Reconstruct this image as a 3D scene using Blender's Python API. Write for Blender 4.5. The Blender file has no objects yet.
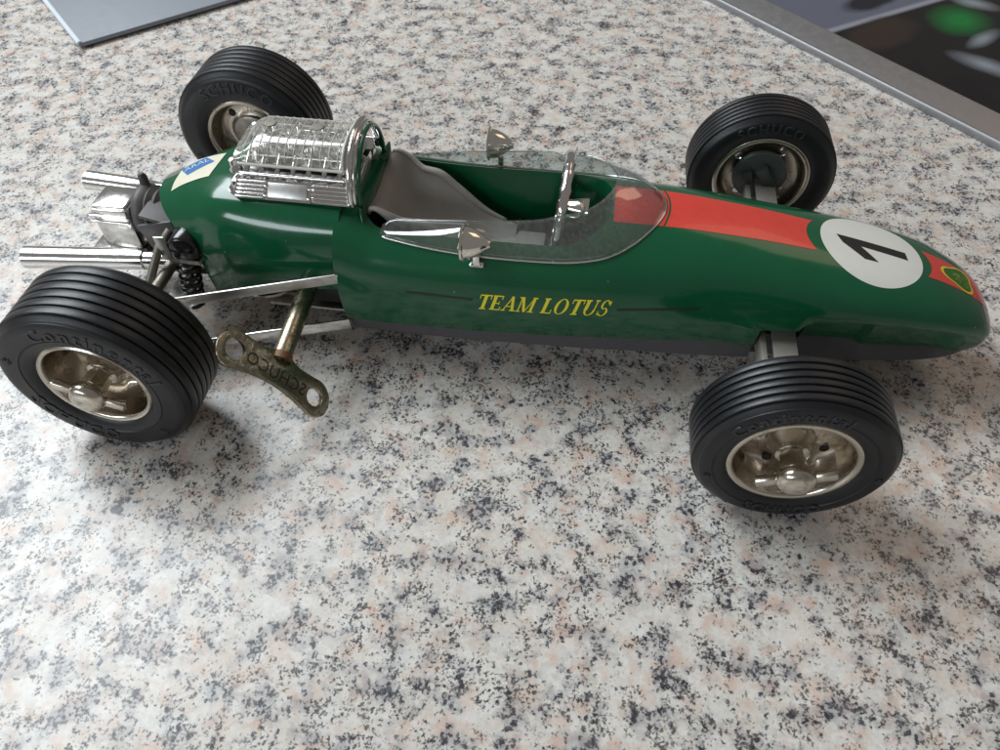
import bpy, bmesh, math, random
from math import sin, cos, pi, radians, sqrt, atan2
from mathutils import Vector, Matrix, Euler
import numpy as np
random.seed(7)
SC = bpy.context.scene
# one Blender unit is one centimetre
SC.unit_settings.system = 'METRIC'; SC.unit_settings.scale_length = 0.01
# ------------------------------------------------------------ camera
yaw, pitch, roll, F = 0.15442, 0.87181, -0.01098, 765.5
cam_d = bpy.data.cameras.new('camera'); cam = bpy.data.objects.new('camera', cam_d)
SC.collection.objects.link(cam); SC.camera = cam
fw = Vector((-sin(yaw), cos(yaw), 0)); rt = Vector((cos(yaw), sin(yaw), 0)); up = Vector((0, 0, 1))
f2 = fw*cos(pitch)-up*sin(pitch); u2 = fw*sin(pitch)+up*cos(pitch)
r3 = rt*cos(roll)+u2*sin(roll); u3 = -rt*sin(roll)+u2*cos(roll)
cam.matrix_world = Matrix(((r3.x, u3.x, -f2.x, 11.308), (r3.y, u3.y, -f2.y, -16.034), (r3.z, u3.z, -f2.z, 16.375), (0, 0, 0, 1)))
cam_d.sensor_width = 36; cam_d.lens = 36*F/1000
cam_d.clip_start = 0.1; cam_d.clip_end = 2000
cam_d.dof.use_dof = True; cam_d.dof.focus_distance = 20.5; cam_d.dof.aperture_fstop = 0.38
# ------------------------------------------------------------ world and lamps (indoor light from windows)
W = bpy.data.worlds.new('World'); SC.world = W; W.use_nodes = True
W.node_tree.nodes['Background'].inputs[0].default_value = (0.95, 0.90, 0.85, 1)
W.node_tree.nodes['Background'].inputs[1].default_value = 0.15
def area(name, loc, target, sx, sy, energy, col):
    l = bpy.data.lights.new(name, 'AREA'); l.shape = 'RECTANGLE'; l.size = sx; l.size_y = sy
    l.energy = energy; l.color = col
    o = bpy.data.objects.new(name, l); SC.collection.objects.link(o); o.location = loc
    o.rotation_euler = (Vector(target)-Vector(loc)).to_track_quat('-Z', 'Y').to_euler(); return o
area('window_light_side', (-38, -66, 38), (8, 0, 2), 58, 12, 19000, (0.84, 0.93, 1.0))
area('window_light_back', (-60, 30, 84), (3, 2, 0), 74, 56, 124000, (0.88, 0.95, 1.0))
area('room_lamp', (62, 56, 90), (10, 0, 0), 44, 44, 6500, (1.0, 0.70, 0.48))
SC.view_settings.view_transform = 'Standard'; SC.view_settings.look = 'None'
SC.view_settings.exposure = 0.26; SC.view_settings.gamma = 1
# ------------------------------------------------------------ node helpers
def new_mat(name):
    m = bpy.data.materials.new(name); m.use_nodes = True
    nt = m.node_tree; return m, nt, nt.nodes['Principled BSDF']
def nd(nt, typ, **kw):
    n = nt.nodes.new(typ)
    for k, v in kw.items():
        if k.startswith('i_'): n.inputs[k[2:].replace('_', ' ')].default_value = v
        else: setattr(n, k, v)
    return n
def L(nt, a, b): nt.links.new(a, b)
def noise(nt, co, scale, detail=2, rough=.5, dist=0):
    n = nd(nt, 'ShaderNodeTexNoise'); n.inputs['Scale'].default_value = scale; n.inputs['Detail'].default_value = detail
    n.inputs['Roughness'].default_value = rough; n.inputs['Distortion'].default_value = dist; L(nt, co, n.inputs['Vector']); return n
def ramp(nt, fac, stops, interp='LINEAR'):
    r = nd(nt, 'ShaderNodeValToRGB'); r.color_ramp.interpolation = interp
    while len(r.color_ramp.elements) < len(stops): r.color_ramp.elements.new(.5)
    for e, (p, c) in zip(r.color_ramp.elements, stops):
        e.position = p; e.color = (c, c, c, 1) if not isinstance(c, tuple) else (*c, 1)
    L(nt, fac, r.inputs[0]); return r.outputs[0]
def mixc(nt, fac, a, b, mode='MIX'):
    m = nd(nt, 'ShaderNodeMix', data_type='RGBA', blend_type=mode)
    for s, v in ((m.inputs[0], fac), (m.inputs[6], a), (m.inputs[7], b)):
        if hasattr(v, 'is_linked'): L(nt, v, s)
        elif isinstance(v, tuple): s.default_value = (*v, 1)
        else: s.default_value = v
    return m.outputs[2]
def mth(nt, op, a, b=0.0, c=0.0):
    m = nd(nt, 'ShaderNodeMath', operation=op)
    for s, v in zip(m.inputs, (a, b, c)):
        if hasattr(v, 'is_linked'): L(nt, v, s)
        else: s.default_value = v
    return m.outputs[0]
def bump(nt, h, strength, dist, bsdf):
    b = nd(nt, 'ShaderNodeBump'); b.inputs['Strength'].default_value = strength; b.inputs['Distance'].default_value = dist
    L(nt, h, b.inputs['Height']); L(nt, b.outputs[0], bsdf.inputs['Normal']); return b
def simple(name, col, rough=.5, metal=0, var=.15, vscale=3, bmp=0, bscale=30, coat=0, rvar=.1, spec=.5):
    m, nt, b = new_mat(name); tc = nd(nt, 'ShaderNodeTexCoord').outputs['Object']
    n = noise(nt, tc, vscale, 5, .6)
    c = mixc(nt, n.outputs[0], tuple(x*(1-var) for x in col), tuple(min(1, x*(1+var)) for x in col)); L(nt, c, b.inputs['Base Color'])
    n2 = noise(nt, tc, vscale*2.3, 6, .7)
    r = mth(nt, 'MULTIPLY_ADD', n2.outputs[0], rvar*2, rough-rvar); L(nt, r, b.inputs['Roughness'])
    b.inputs['Metallic'].default_value = metal; b.inputs['Coat Weight'].default_value = coat; b.inputs['Coat Roughness'].default_value = .04
    b.inputs['Specular IOR Level'].default_value = spec
    if bmp: bump(nt, noise(nt, tc, bscale, 4, .6).outputs[0], bmp, .02, b)
    return m
# ------------------------------------------------------------ materials
def granite():
    m, nt, b = new_mat('polished_granite'); tc0 = nd(nt, 'ShaderNodeTexCoord').outputs['Object']
    sc_ = nd(nt, 'ShaderNodeVectorMath', operation='SCALE'); L(nt, tc0, sc_.inputs[0]); sc_.inputs['Scale'].default_value = 1.45; tc = sc_.outputs[0]
    wob = noise(nt, tc, 9, 6, .75)
    wv = nd(nt, 'ShaderNodeVectorMath', operation='MULTIPLY_ADD'); L(nt, wob.outputs[1], wv.inputs[0]); wv.inputs[1].default_value = (.30, .30, .30); L(nt, tc, wv.inputs[2]); co = wv.outputs[0]
    base = mixc(nt, ramp(nt, noise(nt, tc, .9, 4, .6).outputs[0], [(.35, 0.), (.65, 1.)]), (.60, .53, .45), (.60, .585, .55))
    # milky crystals
    v0 = nd(nt, 'ShaderNodeTexVoronoi'); v0.inputs['Scale'].default_value = 2.3; L(nt, co, v0.inputs['Vector'])
    sep0 = nd(nt, 'ShaderNodeSeparateColor'); L(nt, v0.outputs['Color'], sep0.inputs[0])
    base = mixc(nt, mth(nt, 'MULTIPLY', sep0.outputs[0], .55), base, (.76, .74, .70))
    pinkm = ramp(nt, noise(nt, co, 1.15, 5, .65).outputs[0], [(.50, 0.), (.66, .80)])
    base = mixc(nt, pinkm, base, (.58, .385, .29))
    fine = noise(nt, co, 6, 5, .7)
    base = mixc(nt, ramp(nt, fine.outputs[0], [(.42, 0.), (.70, .60)]), base, (.44, .42, .39))
    # grey quartz, soft edged
    mp = nd(nt, 'ShaderNodeMapping'); mp.inputs['Location'].default_value = (31, 7, 3); L(nt, co, mp.inputs['Vector'])
    q = noise(nt, mp.outputs[0], .95, 6, .68)
    qm = ramp(nt, q.outputs[0], [(.48, 0.), (.58, .50), (.70, .85)])
    base = mixc(nt, qm, base, (.235, .235, .25))
    # black mica: angular grains whose chance follows the clusters
    def grains(scale, lo, hi, loc, base, col, cs=.8):
        mp = nd(nt, 'ShaderNodeMapping'); mp.inputs['Location'].default_value = loc; L(nt, co, mp.inputs['Vector'])
        v = nd(nt, 'ShaderNodeTexVoronoi'); v.inputs['Scale'].default_value = scale; L(nt, mp.outputs[0], v.inputs['Vector'])
        s = nd(nt, 'ShaderNodeSeparateColor'); L(nt, v.outputs['Color'], s.inputs[0])
        cl = noise(nt, mp.outputs[0] if cs != .95 else mp.outputs[0], cs, 5, .72)
        p = ramp(nt, cl.outputs[0], [(lo, 0.), (hi, 1.)])
        on = mth(nt, 'LESS_THAN', s.outputs[1], p)
        shade = mth(nt, 'MULTIPLY', on, mth(nt, 'MULTIPLY_ADD', s.outputs[2], .24, .78))
        return mixc(nt, shade, base, col)
    base = grains(8.5, .50, .76, (31, 7, 3), base, (.04, .04, .05), .95)
    base = grains(14., .47, .82, (3, 17, 5), base, (.025, .025, .03), 1.3)
    base = grains(6, .60, .95, (13, 2, 8), base, (.035, .035, .045), 1.1)
    rust = ramp(nt, noise(nt, mp.outputs[0], 3.1, 3, .6).outputs[0], [(.68, 0.), (.76, .6)])
    base = mixc(nt, rust, base, (.42, .22, .13))
    L(nt, base, b.inputs['Base Color'])
    L(nt, mth(nt, 'MULTIPLY_ADD', noise(nt, tc, 1.2, 4).outputs[0], .2, .2), b.inputs['Roughness'])
    b.inputs['Specular IOR Level'].default_value = .5
    bump(nt, noise(nt, tc, 5, 4).outputs[0], .05, .03, b)
    return m
def paint_mat():
    m, nt, b = new_mat('green_enamel'); tc = nd(nt, 'ShaderNodeTexCoord').outputs['Object']
    n = noise(nt, tc, 1.2, 4)
    c = mixc(nt, n.outputs[0], (.004, .074, .029), (.006, .096, .038))
    v = nd(nt, 'ShaderNodeTexVoronoi'); v.inputs['Scale'].default_value = 2.6; L(nt, tc, v.inputs['Vector'])
    sp = nd(nt, 'ShaderNodeSeparateColor'); L(nt, v.outputs['Color'], sp.inputs[0])
    fl = mth(nt, 'MULTIPLY', mth(nt, 'LESS_THAN', v.outputs['Distance'], mth(nt, 'MULTIPLY', sp.outputs[1], .07)), mth(nt, 'GREATER_THAN', sp.outputs[0], .5))
    c = mixc(nt, mth(nt, 'MULTIPLY', fl, .5), c, (.35, .42, .38)); L(nt, c, b.inputs['Base Color'])
    r = ramp(nt, noise(nt, tc, 3, 6, .7).outputs[0], [(.35, .16), (.75, .28)]); L(nt, r, b.inputs['Roughness'])
    b.inputs['Specular IOR Level'].default_value = .15; b.inputs['Coat Weight'].default_value = .75; b.inputs['Coat Roughness'].default_value = .10
    bump(nt, noise(nt, tc, 1.5, 3).outputs[0], .10, .05, b)
    return m
def metal_mat(name, col, rough, stain, stain_col, amount=(.55, .75), bmp=.15, scale=4):
    m, nt, b = new_mat(name); tc = nd(nt, 'ShaderNodeTexCoord').outputs['Object']
    n = noise(nt, tc, scale, 7, .7)
    f = ramp(nt, n.outputs[0], [(amount[0], 0.), (amount[1], stain)])
    L(nt, mixc(nt, f, col, stain_col), b.inputs['Base Color'])
    b.inputs['Metallic'].default_value = 1
    L(nt, mth(nt, 'MULTIPLY_ADD', f, .35, rough), b.inputs['Roughness'])
    bump(nt, noise(nt, tc, scale*6, 4).outputs[0], bmp, .01, b)
    return m
def clear_mat(name, tint=(.93, .95, .94), milk=.06, rough=.05):
    m, nt, b = new_mat(name); nt.nodes.remove(b); out = nt.nodes['Material Output']
    tr = nd(nt, 'ShaderNodeBsdfTransparent'); tr.inputs[0].default_value = (*tint, 1)
    gl = nd(nt, 'ShaderNodeBsdfGlossy'); gl.inputs['Roughness'].default_value = rough
    df = nd(nt, 'ShaderNodeBsdfDiffuse'); df.inputs[0].default_value = (.75, .74, .70, 1)
    ge = nd(nt, 'ShaderNodeNewGeometry'); dp = nd(nt, 'ShaderNodeVectorMath', operation='DOT_PRODUCT'); L(nt, ge.outputs['Normal'], dp.inputs[0]); L(nt, ge.outputs['Incoming'], dp.inputs[1])
    frs = mth(nt, 'MULTIPLY_ADD', mth(nt, 'POWER', mth(nt, 'SUBTRACT', 1.0, mth(nt, 'ABSOLUTE', dp.outputs['Value'])), 5.0), .9, .13)
    tc = nd(nt, 'ShaderNodeTexCoord').outputs['Object']
    sc = ramp(nt, noise(nt, tc, 9, 7, .75).outputs[0], [(.45, milk*.4), (.8, milk*2.6)])
    m1 = nd(nt, 'ShaderNodeMixShader'); L(nt, sc, m1.inputs[0]); L(nt, tr.outputs[0], m1.inputs[1]); L(nt, df.outputs[0], m1.inputs[2])
    m2 = nd(nt, 'ShaderNodeMixShader'); L(nt, frs, m2.inputs[0]); L(nt, m1.outputs[0], m2.inputs[1]); L(nt, gl.outputs[0], m2.inputs[2])
    L(nt, m2.outputs[0], out.inputs[0]); return m
M = dict(
    granite=granite(), green=paint_mat(),
    red=simple('red_print', (.62, .050, .034), .28, 0, .12, 4, .05, 40, .3),
    white=simple('white_sticker', (.66, .66, .60), .35, 0, .05, 3, .04, 40),
    cream=simple('aged_sticker', (.70, .67, .52), .4, 0, .10, 5, .1, 30),
    blue=simple('blue_sticker', (.035, .17, .45), .35, 0, .15, 8),
    black=simple('black_print', (.012, .012, .012), .35, 0, .1, 4),
    yellow=simple('yellow_print', (.86, .76, .03), .4, 0, .06, 10),
    badge_yellow=simple('badge_yellow', (.70, .50, .03), .4, 0, .1, 10),
    badge_green=simple('badge_green', (.03, .12, .01), .4, 0, .2, 10),
    badge_pale=simple('badge_pale', (.25, .38, .05), .4, 0, .2, 10),
    stripe=simple('dark_pinstripe', (.018, .020, .010), .4, 0, .1, 5),
    pan=simple('dark_grey_plastic', (.080, .078, .084), .5, 0, .15, 2, .15, 30),
    rubber=simple('black_rubber', (.0075, .008, .010), .38, 0, .35, 5, .2, 30, 0, .12),
    letters=simple('worn_rubber', (.022, .024, .030), .42, 0, .5, 9, .2, 40),
    dark=simple('black_plastic', (.010, .010, .011), .22, 0, .2, 5, .05, 30, .3),
    greyp=simple('grey_plastic', (.085, .078, .078), .5, 0, .15, 3, .15, 30),
    seat=simple('taupe_plastic', (.30, .275, .25), .48, 0, .14, 2, .25, 12),
    smoke=simple('smoky_plastic', (.06, .07, .066), .28, 0, .25, 2, .1, 12),
    rim=metal_mat('nickel_rim', (.66, .61, .53), .20, .75, (.16, .12, .08), (.56, .76), .15, 3),
    brass=metal_mat('tarnished_key', (.47, .42, .31), .24, .85, (.12, .095, .055), (.46, .66), .35, 5),
    rust=simple('rusty_metal', (.19, .10, .055), .6, .3, .5, 9, .6, 20),
    dish=metal_mat('shaded_nickel', (.52, .46, .385), .24, .75, (.13, .10, .07), (.54, .74), .2, 3),  # darker copy of the rim nickel, shade of the deep dish in its colour
    chrome=metal_mat('chrome_plating', (.80, .79, .78), .10, .55, (.22, .20, .18), (.58, .72), .12, 4),
    alu=metal_mat('polished_tube', (.86, .85, .83), .16, .35, (.40, .37, .34), (.5, .75), .1, 5),
    tin=metal_mat('zinc_strip', (.60, .59, .57), .36, .5, (.28, .25, .22), (.5, .75), .2, 6),
    strip=simple('bare_strip', (.36, .34, .30), .42, .35, .15, 5, .1, 30),
    gold=metal_mat('mirror_gilt', (.88, .85, .78), .10, .3, (.3, .2, .1), (.55, .8), .08, 4),
    oldtin=metal_mat('dull_rod', (.30, .28, .24), .42, .7, (.12, .10, .07), (.45, .7), .4, 6),
    clear=clear_mat('clear_screen', (.88, .91, .91), .05, .03),  # slight milk also stands in for the pale sky reflection
    cage=clear_mat('clear_cover', (.96, .95, .92), .30, .08),
    cagerib=simple('milky_rib', (.62, .60, .54), .2, 0, .1, 9),
    darkgap=simple('gap_shade', (.02, .019, .018), .6, 0, .3, 9),  # near black, puts the shade of gaps and holes into the colour
    boxgrey=simple('grey_card', (.175, .19, .215), .5, 0, .05, 1, .05, 30),
    edge=simple('lit_edge', (.62, .66, .72), .35, 0, .05, 1),
    frame=metal_mat('brushed_frame', (.36, .36, .37), .48, .3, (.35, .33, .3), (.4, .8), .1, 3),
)
# ------------------------------------------------------------ mesh helpers
def obj(name, verts, faces, mat, parent=None, smooth=None, slots=None):
    me = bpy.data.meshes.new(name); me.from_pydata([tuple(v) for v in verts], [], faces); me.validate()
    bm = bmesh.new(); bm.from_mesh(me); bmesh.ops.remove_doubles(bm, verts=bm.verts, dist=1e-5)
    bmesh.ops.recalc_face_normals(bm, faces=bm.faces); bm.to_mesh(me); bm.free()
    me.materials.append(M[mat] if isinstance(mat, str) else mat)
    if smooth is not None:
        me.polygons.foreach_set('use_smooth', [True]*len(me.polygons))
        if smooth < 180: me.set_sharp_from_angle(angle=radians(smooth))
    o = bpy.data.objects.new(name, me); SC.collection.objects.link(o)
    if parent: o.parent = parent
    return o
class G:
    def __init__(s): s.v = []; s.f = []
    def add(s, v, f):
        k = len(s.v); s.v += [Vector(p) for p in v]; s.f += [tuple(i+k for i in q) for q in f]; return s
    def box(s, c, d, rot=None, bev=0):
        bm = bmesh.new(); bmesh.ops.create_cube(bm, size=1); bmesh.ops.scale(bm, vec=d, verts=bm.verts)
        if bev: bmesh.ops.bevel(bm, geom=bm.edges[:], offset=bev, segments=2, affect='EDGES', profile=.5)
        mt = Matrix.Translation(c) @ (rot.to_4x4() if rot is not None else Matrix.Identity(4))
        bm.verts.index_update(); v = [mt @ q.co for q in bm.verts]; f = [tuple(x.index for x in q.verts) for q in bm.faces]; bm.free()
        return s.add(v, f)
    def grid(s, rows, close_u=False, close_v=False, cap=False):
        n = len(rows); m = len(rows[0]); v = [p for r in rows for p in r]; f = []
        for i in range(n if close_u else n-1):
            for j in range(m if close_v else m-1):
                a, b = i*m+j, i*m+(j+1) % m; c, d = ((i+1) % n)*m+(j+1) % m, ((i+1) % n)*m+j
                f.append((a, b, c, d))
        if cap: f.append(tuple(range(m))); f.append(tuple((n-1)*m+j for j in range(m)))
        return s.add(v, f)
    def lathe(s, prof, c=(0, 0, 0), axis=(0, 1, 0), n=48, cap=False):
        ax = Vector(axis).normalized(); a = ax.orthogonal().normalized(); b = ax.cross(a); c = Vector(c)
        rows = [[c+ax*t+(a*cos(2*pi*k/n)+b*sin(2*pi*k/n))*r for k in range(n)] for t, r in prof]
        return s.grid(rows, close_v=True, cap=cap)
    def tube(s, pts, r, n=10, cap=True, flat=None):
        pts = [Vector(p) for p in pts]; rows = []
        t0 = (pts[1]-pts[0]).normalized(); a = t0.orthogonal().normalized()
        for i, p in enumerate(pts):
            t = (pts[min(i+1, len(pts)-1)]-pts[max(i-1, 0)]).normalized()
            a = (a-t*a.dot(t)).normalized(); b = t.cross(a); rr = r[i] if isinstance(r, (list, tuple)) else r
            rows.append([p+(a*cos(2*pi*k/n)+b*sin(2*pi*k/n))*rr for k in range(n)])
        return s.grid(rows, close_v=True, cap=cap)
    def bar(s, a, b, w, h, upv=(0, 0, 1), bev=.01):
        a, b = Vector(a), Vector(b); t = (b-a).normalized(); sd = t.cross(Vector(upv)).normalized(); u = sd.cross(t)
        return s.box((a+b)/2, ((b-a).length, w, h), Matrix((t, sd, u)).transposed(), bev)
    def build(s, name, mat, parent=None, smooth=None): return obj(name, s.v, s.f, mat, parent, smooth)
def mods(o, *ms):
    for typ, kw in ms:
        m = o.modifiers.new(typ, typ)
        for k, v in kw.items(): setattr(m, k, v)
    bpy.context.view_layer.update()
    dg = bpy.context.evaluated_depsgraph_get(); me = bpy.data.meshes.new_from_object(o.evaluated_get(dg))
    o.modifiers.clear(); o.data = me; return o
def resmooth(o, ang):
    o.data.polygons.foreach_set('use_smooth', [True]*len(o.data.polygons)); o.data.set_sharp_from_angle(angle=radians(ang))
def cut(o, cutter, ang=35):
    mods(o, ('BOOLEAN', dict(object=cutter, operation='DIFFERENCE', solver='EXACT')))
    bpy.data.objects.remove(cutter); resmooth(o, ang); return o
def text_mesh(s, size, extrude=.0, res=3, shear=0, spacing=1, bevel=0):
    c = bpy.data.curves.new('t', 'FONT'); c.body = s; c.size = size; c.extrude = extrude; c.resolution_u = res; c.shear = shear
    c.align_x = 'CENTER'; c.align_y = 'CENTER'; c.space_character = spacing; c.bevel_depth = bevel
    o = bpy.data.objects.new('t', c); SC.collection.objects.link(o); bpy.context.view_layer.update()
    me = bpy.data.meshes.new_from_object(o.evaluated_get(bpy.context.evaluated_depsgraph_get()))
    v = [x.co.copy() for x in me.vertices]; f = [tuple(p.vertices) for p in me.polygons]
    bpy.data.objects.remove(o); bpy.data.curves.remove(c); return v, f
def interp(xs, ys, x):
    # monotone-ish cubic through the stations
    xs = np.array(xs, float); ys = np.array(ys, float); x = min(max(x, xs[0]), xs[-1])
    i = int(min(max(np.searchsorted(xs, x)-1, 0), len(xs)-2)); h = xs[i+1]-xs[i]; t = (x-xs[i])/h
    def sl(k):
        if k == 0: return (ys[1]-ys[0])/(xs[1]-xs[0])
        if k == len(xs)-1: return (ys[-1]-ys[-2])/(xs[-1]-xs[-2])
        a = (ys[k]-ys[k-1])/(xs[k]-xs[k-1]); b = (ys[k+1]-ys[k])/(xs[k+1]-xs[k])
        return 0 if a*b <= 0 else 2*a*b/(a+b)
    m0, m1 = sl(i)*h, sl(i+1)*h
    return float((2*t**3-3*t*t+1)*ys[i]+(t**3-2*t*t+t)*m0+(-2*t**3+3*t*t)*ys[i+1]+(t**3-t*t)*m1)
def sstep(a, b, x):
    t = min(max((x-a)/(b-a), 0), 1); return t*t*(3-2*t)
# ------------------------------------------------------------ setting
g = G(); g.box((10, 10, -1.5), (150, 110, 3), bev=.15)
table = g.build('table_top', 'granite'); table['kind'] = 'structure'; table['label'] = 'pale speckled granite table top the toy car stands on'
# ------------------------------------------------------------ the two things at the back edge
def thing(name, label, cat, loc=(0, 0, 0), rz=0, group=None):
    o = bpy.data.objects.new(name, None); SC.collection.objects.link(o); o.location = loc; o.rotation_euler = (0, 0, rz)
    o.empty_display_size = .5; o['label'] = label; o['category'] = cat
    if group: o['group'] = group
    return o
a0 = atan2(19-13.9, -6.5+11.9)
fold = thing('grey_box', 'flat plain grey box with a lit edge painted pale at the back left corner', 'box', (-11.65, 13.4, 0), a0+radians(1.5))
G().box((11, 8.2, .20), (22, 16.4, .20), bev=.05).build('lid', 'boxgrey', fold, 30)
G().box((11, 8.2, .055), (21.2, 15.6, .10), bev=.02).build('base', 'dark', fold, 30)
G().tube([(.05, .05, .24), (.05, 16.3, .24)], .13, 8).build('edge_highlight', 'edge', fold, 60)  # pale tube paints the light caught along the left bevel
a1 = atan2(10.71-21.85, 25.81-15.42)
fr = thing('framed_picture', 'dark glossy picture in a brushed silver frame at the back right', 'picture', (15.42, 21.85, 0), a1)
g = G()
def frame_rail(g, x0, x1, y, flip):
    prof = [(0, 0), (0, .22), (.06, .30), (.16, .31), (.22, .26), (1.30, .50), (1.38, .50), (1.44, .42), (1.44, 0)]
    rows = []
    for x, ins in ((x0, 0), (x1, 0)):
        rows.append([Vector((x+(py if x == x0 else -py), y+(py if not flip else -py), pz)) for py, pz in prof])
    g.grid(rows, close_v=True, cap=True)
FRW, FRH = 34, 24
frame_rail(g, -9, FRW-9, 0, False); g.build('long_rail', 'frame', fr, 40); g = G(); frame_rail(g, -9, FRW-9, FRH, True); g.build('long_rail', 'frame', fr, 40)
g = G()
for x, s in ((-9, 1), (FRW-9, -1)):
    prof = [(0, 0), (0, .22), (.06, .30), (.16, .31), (.22, .26), (1.30, .50), (1.38, .50), (1.44, .42), (1.44, 0)]
    G().grid([[Vector((x+s*px, 0+px, pz)) for px, pz in prof], [Vector((x+s*px, FRH-px, pz)) for px, pz in prof]], close_v=True, cap=True).build('side_rail', 'frame', fr, 40)
def picture_mat():
    m, nt, b = new_mat('printed_picture'); tc = nd(nt, 'ShaderNodeTexCoord').outputs['Object']
    sx = nd(nt, 'ShaderNodeSeparateXYZ'); L(nt, tc, sx.inputs[0]); X, Y = sx.outputs[0], sx.outputs[1]
    n = noise(nt, tc, .6, 3)
    def ell(cx, cy, rx, ry, lo=.6, hi=1.1, ang=0):
        dx = mth(nt, 'SUBTRACT', X, cx); dy = mth(nt, 'SUBTRACT', Y, cy)
        ca, sa = cos(ang), sin(ang)
        u = mth(nt, 'DIVIDE', mth(nt, 'ADD', mth(nt, 'MULTIPLY', dx, ca), mth(nt, 'MULTIPLY', dy, sa)), rx)
        v = mth(nt, 'DIVIDE', mth(nt, 'SUBTRACT', mth(nt, 'MULTIPLY', dy, ca), mth(nt, 'MULTIPLY', dx, sa)), ry)
        d = mth(nt, 'SQRT', mth(nt, 'ADD', mth(nt, 'MULTIPLY', u, u), mth(nt, 'MULTIPLY', v, v)))
        d = mth(nt, 'ADD', d, mth(nt, 'MULTIPLY_ADD', n.outputs[0], .5, -.25))
        return ramp(nt, d, [(lo, 1.), (min(hi, 1), 0.)])
    c = mixc(nt, n.outputs[0], (.006, .006, .007), (.016, .014, .013))
    PIC(nt, c, X, Y, ell, b)
    b.inputs['Roughness'].default_value = .16; b.inputs['Specular IOR Level'].default_value = .2
    return m
def PIC(nt, c, X, Y, ell, b):
    # slate grey area left of a pale line, brown shade beside it, blurred green patch and a pale shape
    e = mth(nt, 'SUBTRACT', mth(nt, 'ADD', mth(nt, 'MULTIPLY', Y, .13), 5.75), X)
    c = mixc(nt, ramp(nt, mth(nt, 'MULTIPLY_ADD', e, .5, .5), [(.45, 0.), (.60, 1.)]), c, (.11, .115, .15))
    c = mixc(nt, ell(5.1, 5.6, .8, 2.2), c, (.014, .015, .022))
    c = mixc(nt, ramp(nt, mth(nt, 'ABSOLUTE', e), [(.06, .8), (.26, 0.)]), c, (.30, .30, .34))
    c = mixc(nt, ell(7.4, 3.2, 1.2, 2.4), c, (.030, .020, .016))
    c = mixc(nt, ell(8.6, 7.0, 1.5, 1.7, .15, 1, .2), c, (.008, .15, .03))
    c = mixc(nt, ell(11.6, 4.4, 1.9, .75, .15, 1, .2), c, (.22, .24, .27))
    c = mixc(nt, ell(10.2, 6.3, .45, 1.5, .15, 1, .1), c, (.20, .22, .24))
    c = mixc(nt, ell(8.0, 9.0, 1.4, .7, .2, 1, .3), c, (.22, .24, .25))
    L(nt, c, b.inputs['Base Color'])
G().box((FRW/2-9, FRH/2, .25), (FRW-2.8, FRH-2.8, .34), bev=.02).build('print', picture_mat(), fr)
# ------------------------------------------------------------ the car
car = thing('toy_racing_car', 'green vintage toy racing car with number 1 roundel and red stripe, standing on granite', 'toy car', (0, 0, 0))
# hull section parameters along x
HX = [4.95, 6.0, 8.0, 10., 11.5, 13.0, 15.0, 16.8, 18.3, 19.8, 20.75, 21.3, 21.65, 21.84]
H = dict(
    zt=[4.56, 4.34, 4.30, 4.34, 4.38, 4.36, 4.18, 3.90, 3.62, 3.26, 2.88, 2.56, 2.22, 1.90],
    w=[2.36, 2.38, 2.36, 2.34, 2.28, 2.18, 2.02, 1.90, 1.80, 1.62, 1.40, 1.20, .98, .50],
    zs=[2.75, 2.75, 2.70, 2.65, 2.60, 2.52, 2.48, 2.56, 2.62, 2.46, 2.22, 2.02, 1.90, 1.80],
    wb=[2.16, 2.18, 2.16, 2.10, 2.04, 1.96, 1.82, 1.68, 1.58, 1.44, 1.28, 1.10, .90, .44],
    zb=[1.42, 1.40, 1.40, 1.44, 1.48, 1.54, 1.58, 1.58, 1.54, 1.52, 1.50, 1.50, 1.53, 1.60],
    n=[3.0, 2.5, 2.3, 2.3, 2.3, 2.3, 2.35, 2.45, 2.5, 2.5, 2.4, 2.3, 2.1, 2.0],
    zp=[.78, .78, .78, .80, .80, .82, .82, .84, .86, .92, 1.02, 1.14, 1.30, 1.50],
    wp=[1.98, 2.0, 2.0, 1.95, 1.90, 1.82, 1.70, 1.54, 1.42, 1.28, 1.12, .90, .62, .15])
def hp(k, x): return interp(HX, H[k], x)
def dent(x, z):
    zc = hp('zs', x)+.02
    d = .40*sstep(16.6, 17.1, x)*(1-.40*sstep(18.35, 18.6, x))*(1-sstep(20.2, 21.0, x))*sstep(zc+.04, zc-.20, z)
    d -= .10*sstep(15.0, 15.6, x)*(1-sstep(16.7, 17.0, x))*sstep(2.85, 2.45, z)
    return d
def hull_half(x, K1=22, K2=12):
    zt, w, zs, wb, zb, n = (hp(k, x) for k in ('zt', 'w', 'zs', 'wb', 'zb', 'n')); o = []
    for i in range(K1):
        a = i/K1*pi/2; o.append((w*sin(a)**(2/n), zs+(zt-zs)*cos(a)**(2/n)))
    for i in range(K2+1):
        t = i/K2; o.append((w+(wb-w)*t*t, zs+(zb-zs)*t))
    return [(y-dent(x, z)*(1 if y > .5 else 0), z) for y, z in o]
def hull_top(x, y):
    zt, w, zs, n = (hp(k, x) for k in ('zt', 'w', 'zs', 'n')); r = min(abs(y)/w, .999)
    return zs+(zt-zs)*(1-r**n)**(1/n)
def hull_side(x, z):
    zt, w, zs, wb, zb, n = (hp(k, x) for k in ('zt', 'w', 'zs', 'wb', 'zb', 'n'))
    if z >= zs: y = w*(1-min((z-zs)/(zt-zs), .999)**n)**(1/n)
    else: t = (z-zs)/(zb-zs); y = w+(wb-w)*t*t
    return y-dent(x, z)
def full(half, x): return [Vector((x, -y, z)) for y, z in half[::-1]]+[Vector((x, y, z)) for y, z in half[1:]]
xs = list(np.linspace(4.95, 20.7, 150))+list(np.linspace(20.78, 21.84, 24))
rows = [full(hull_half(x), x) for x in xs]
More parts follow.
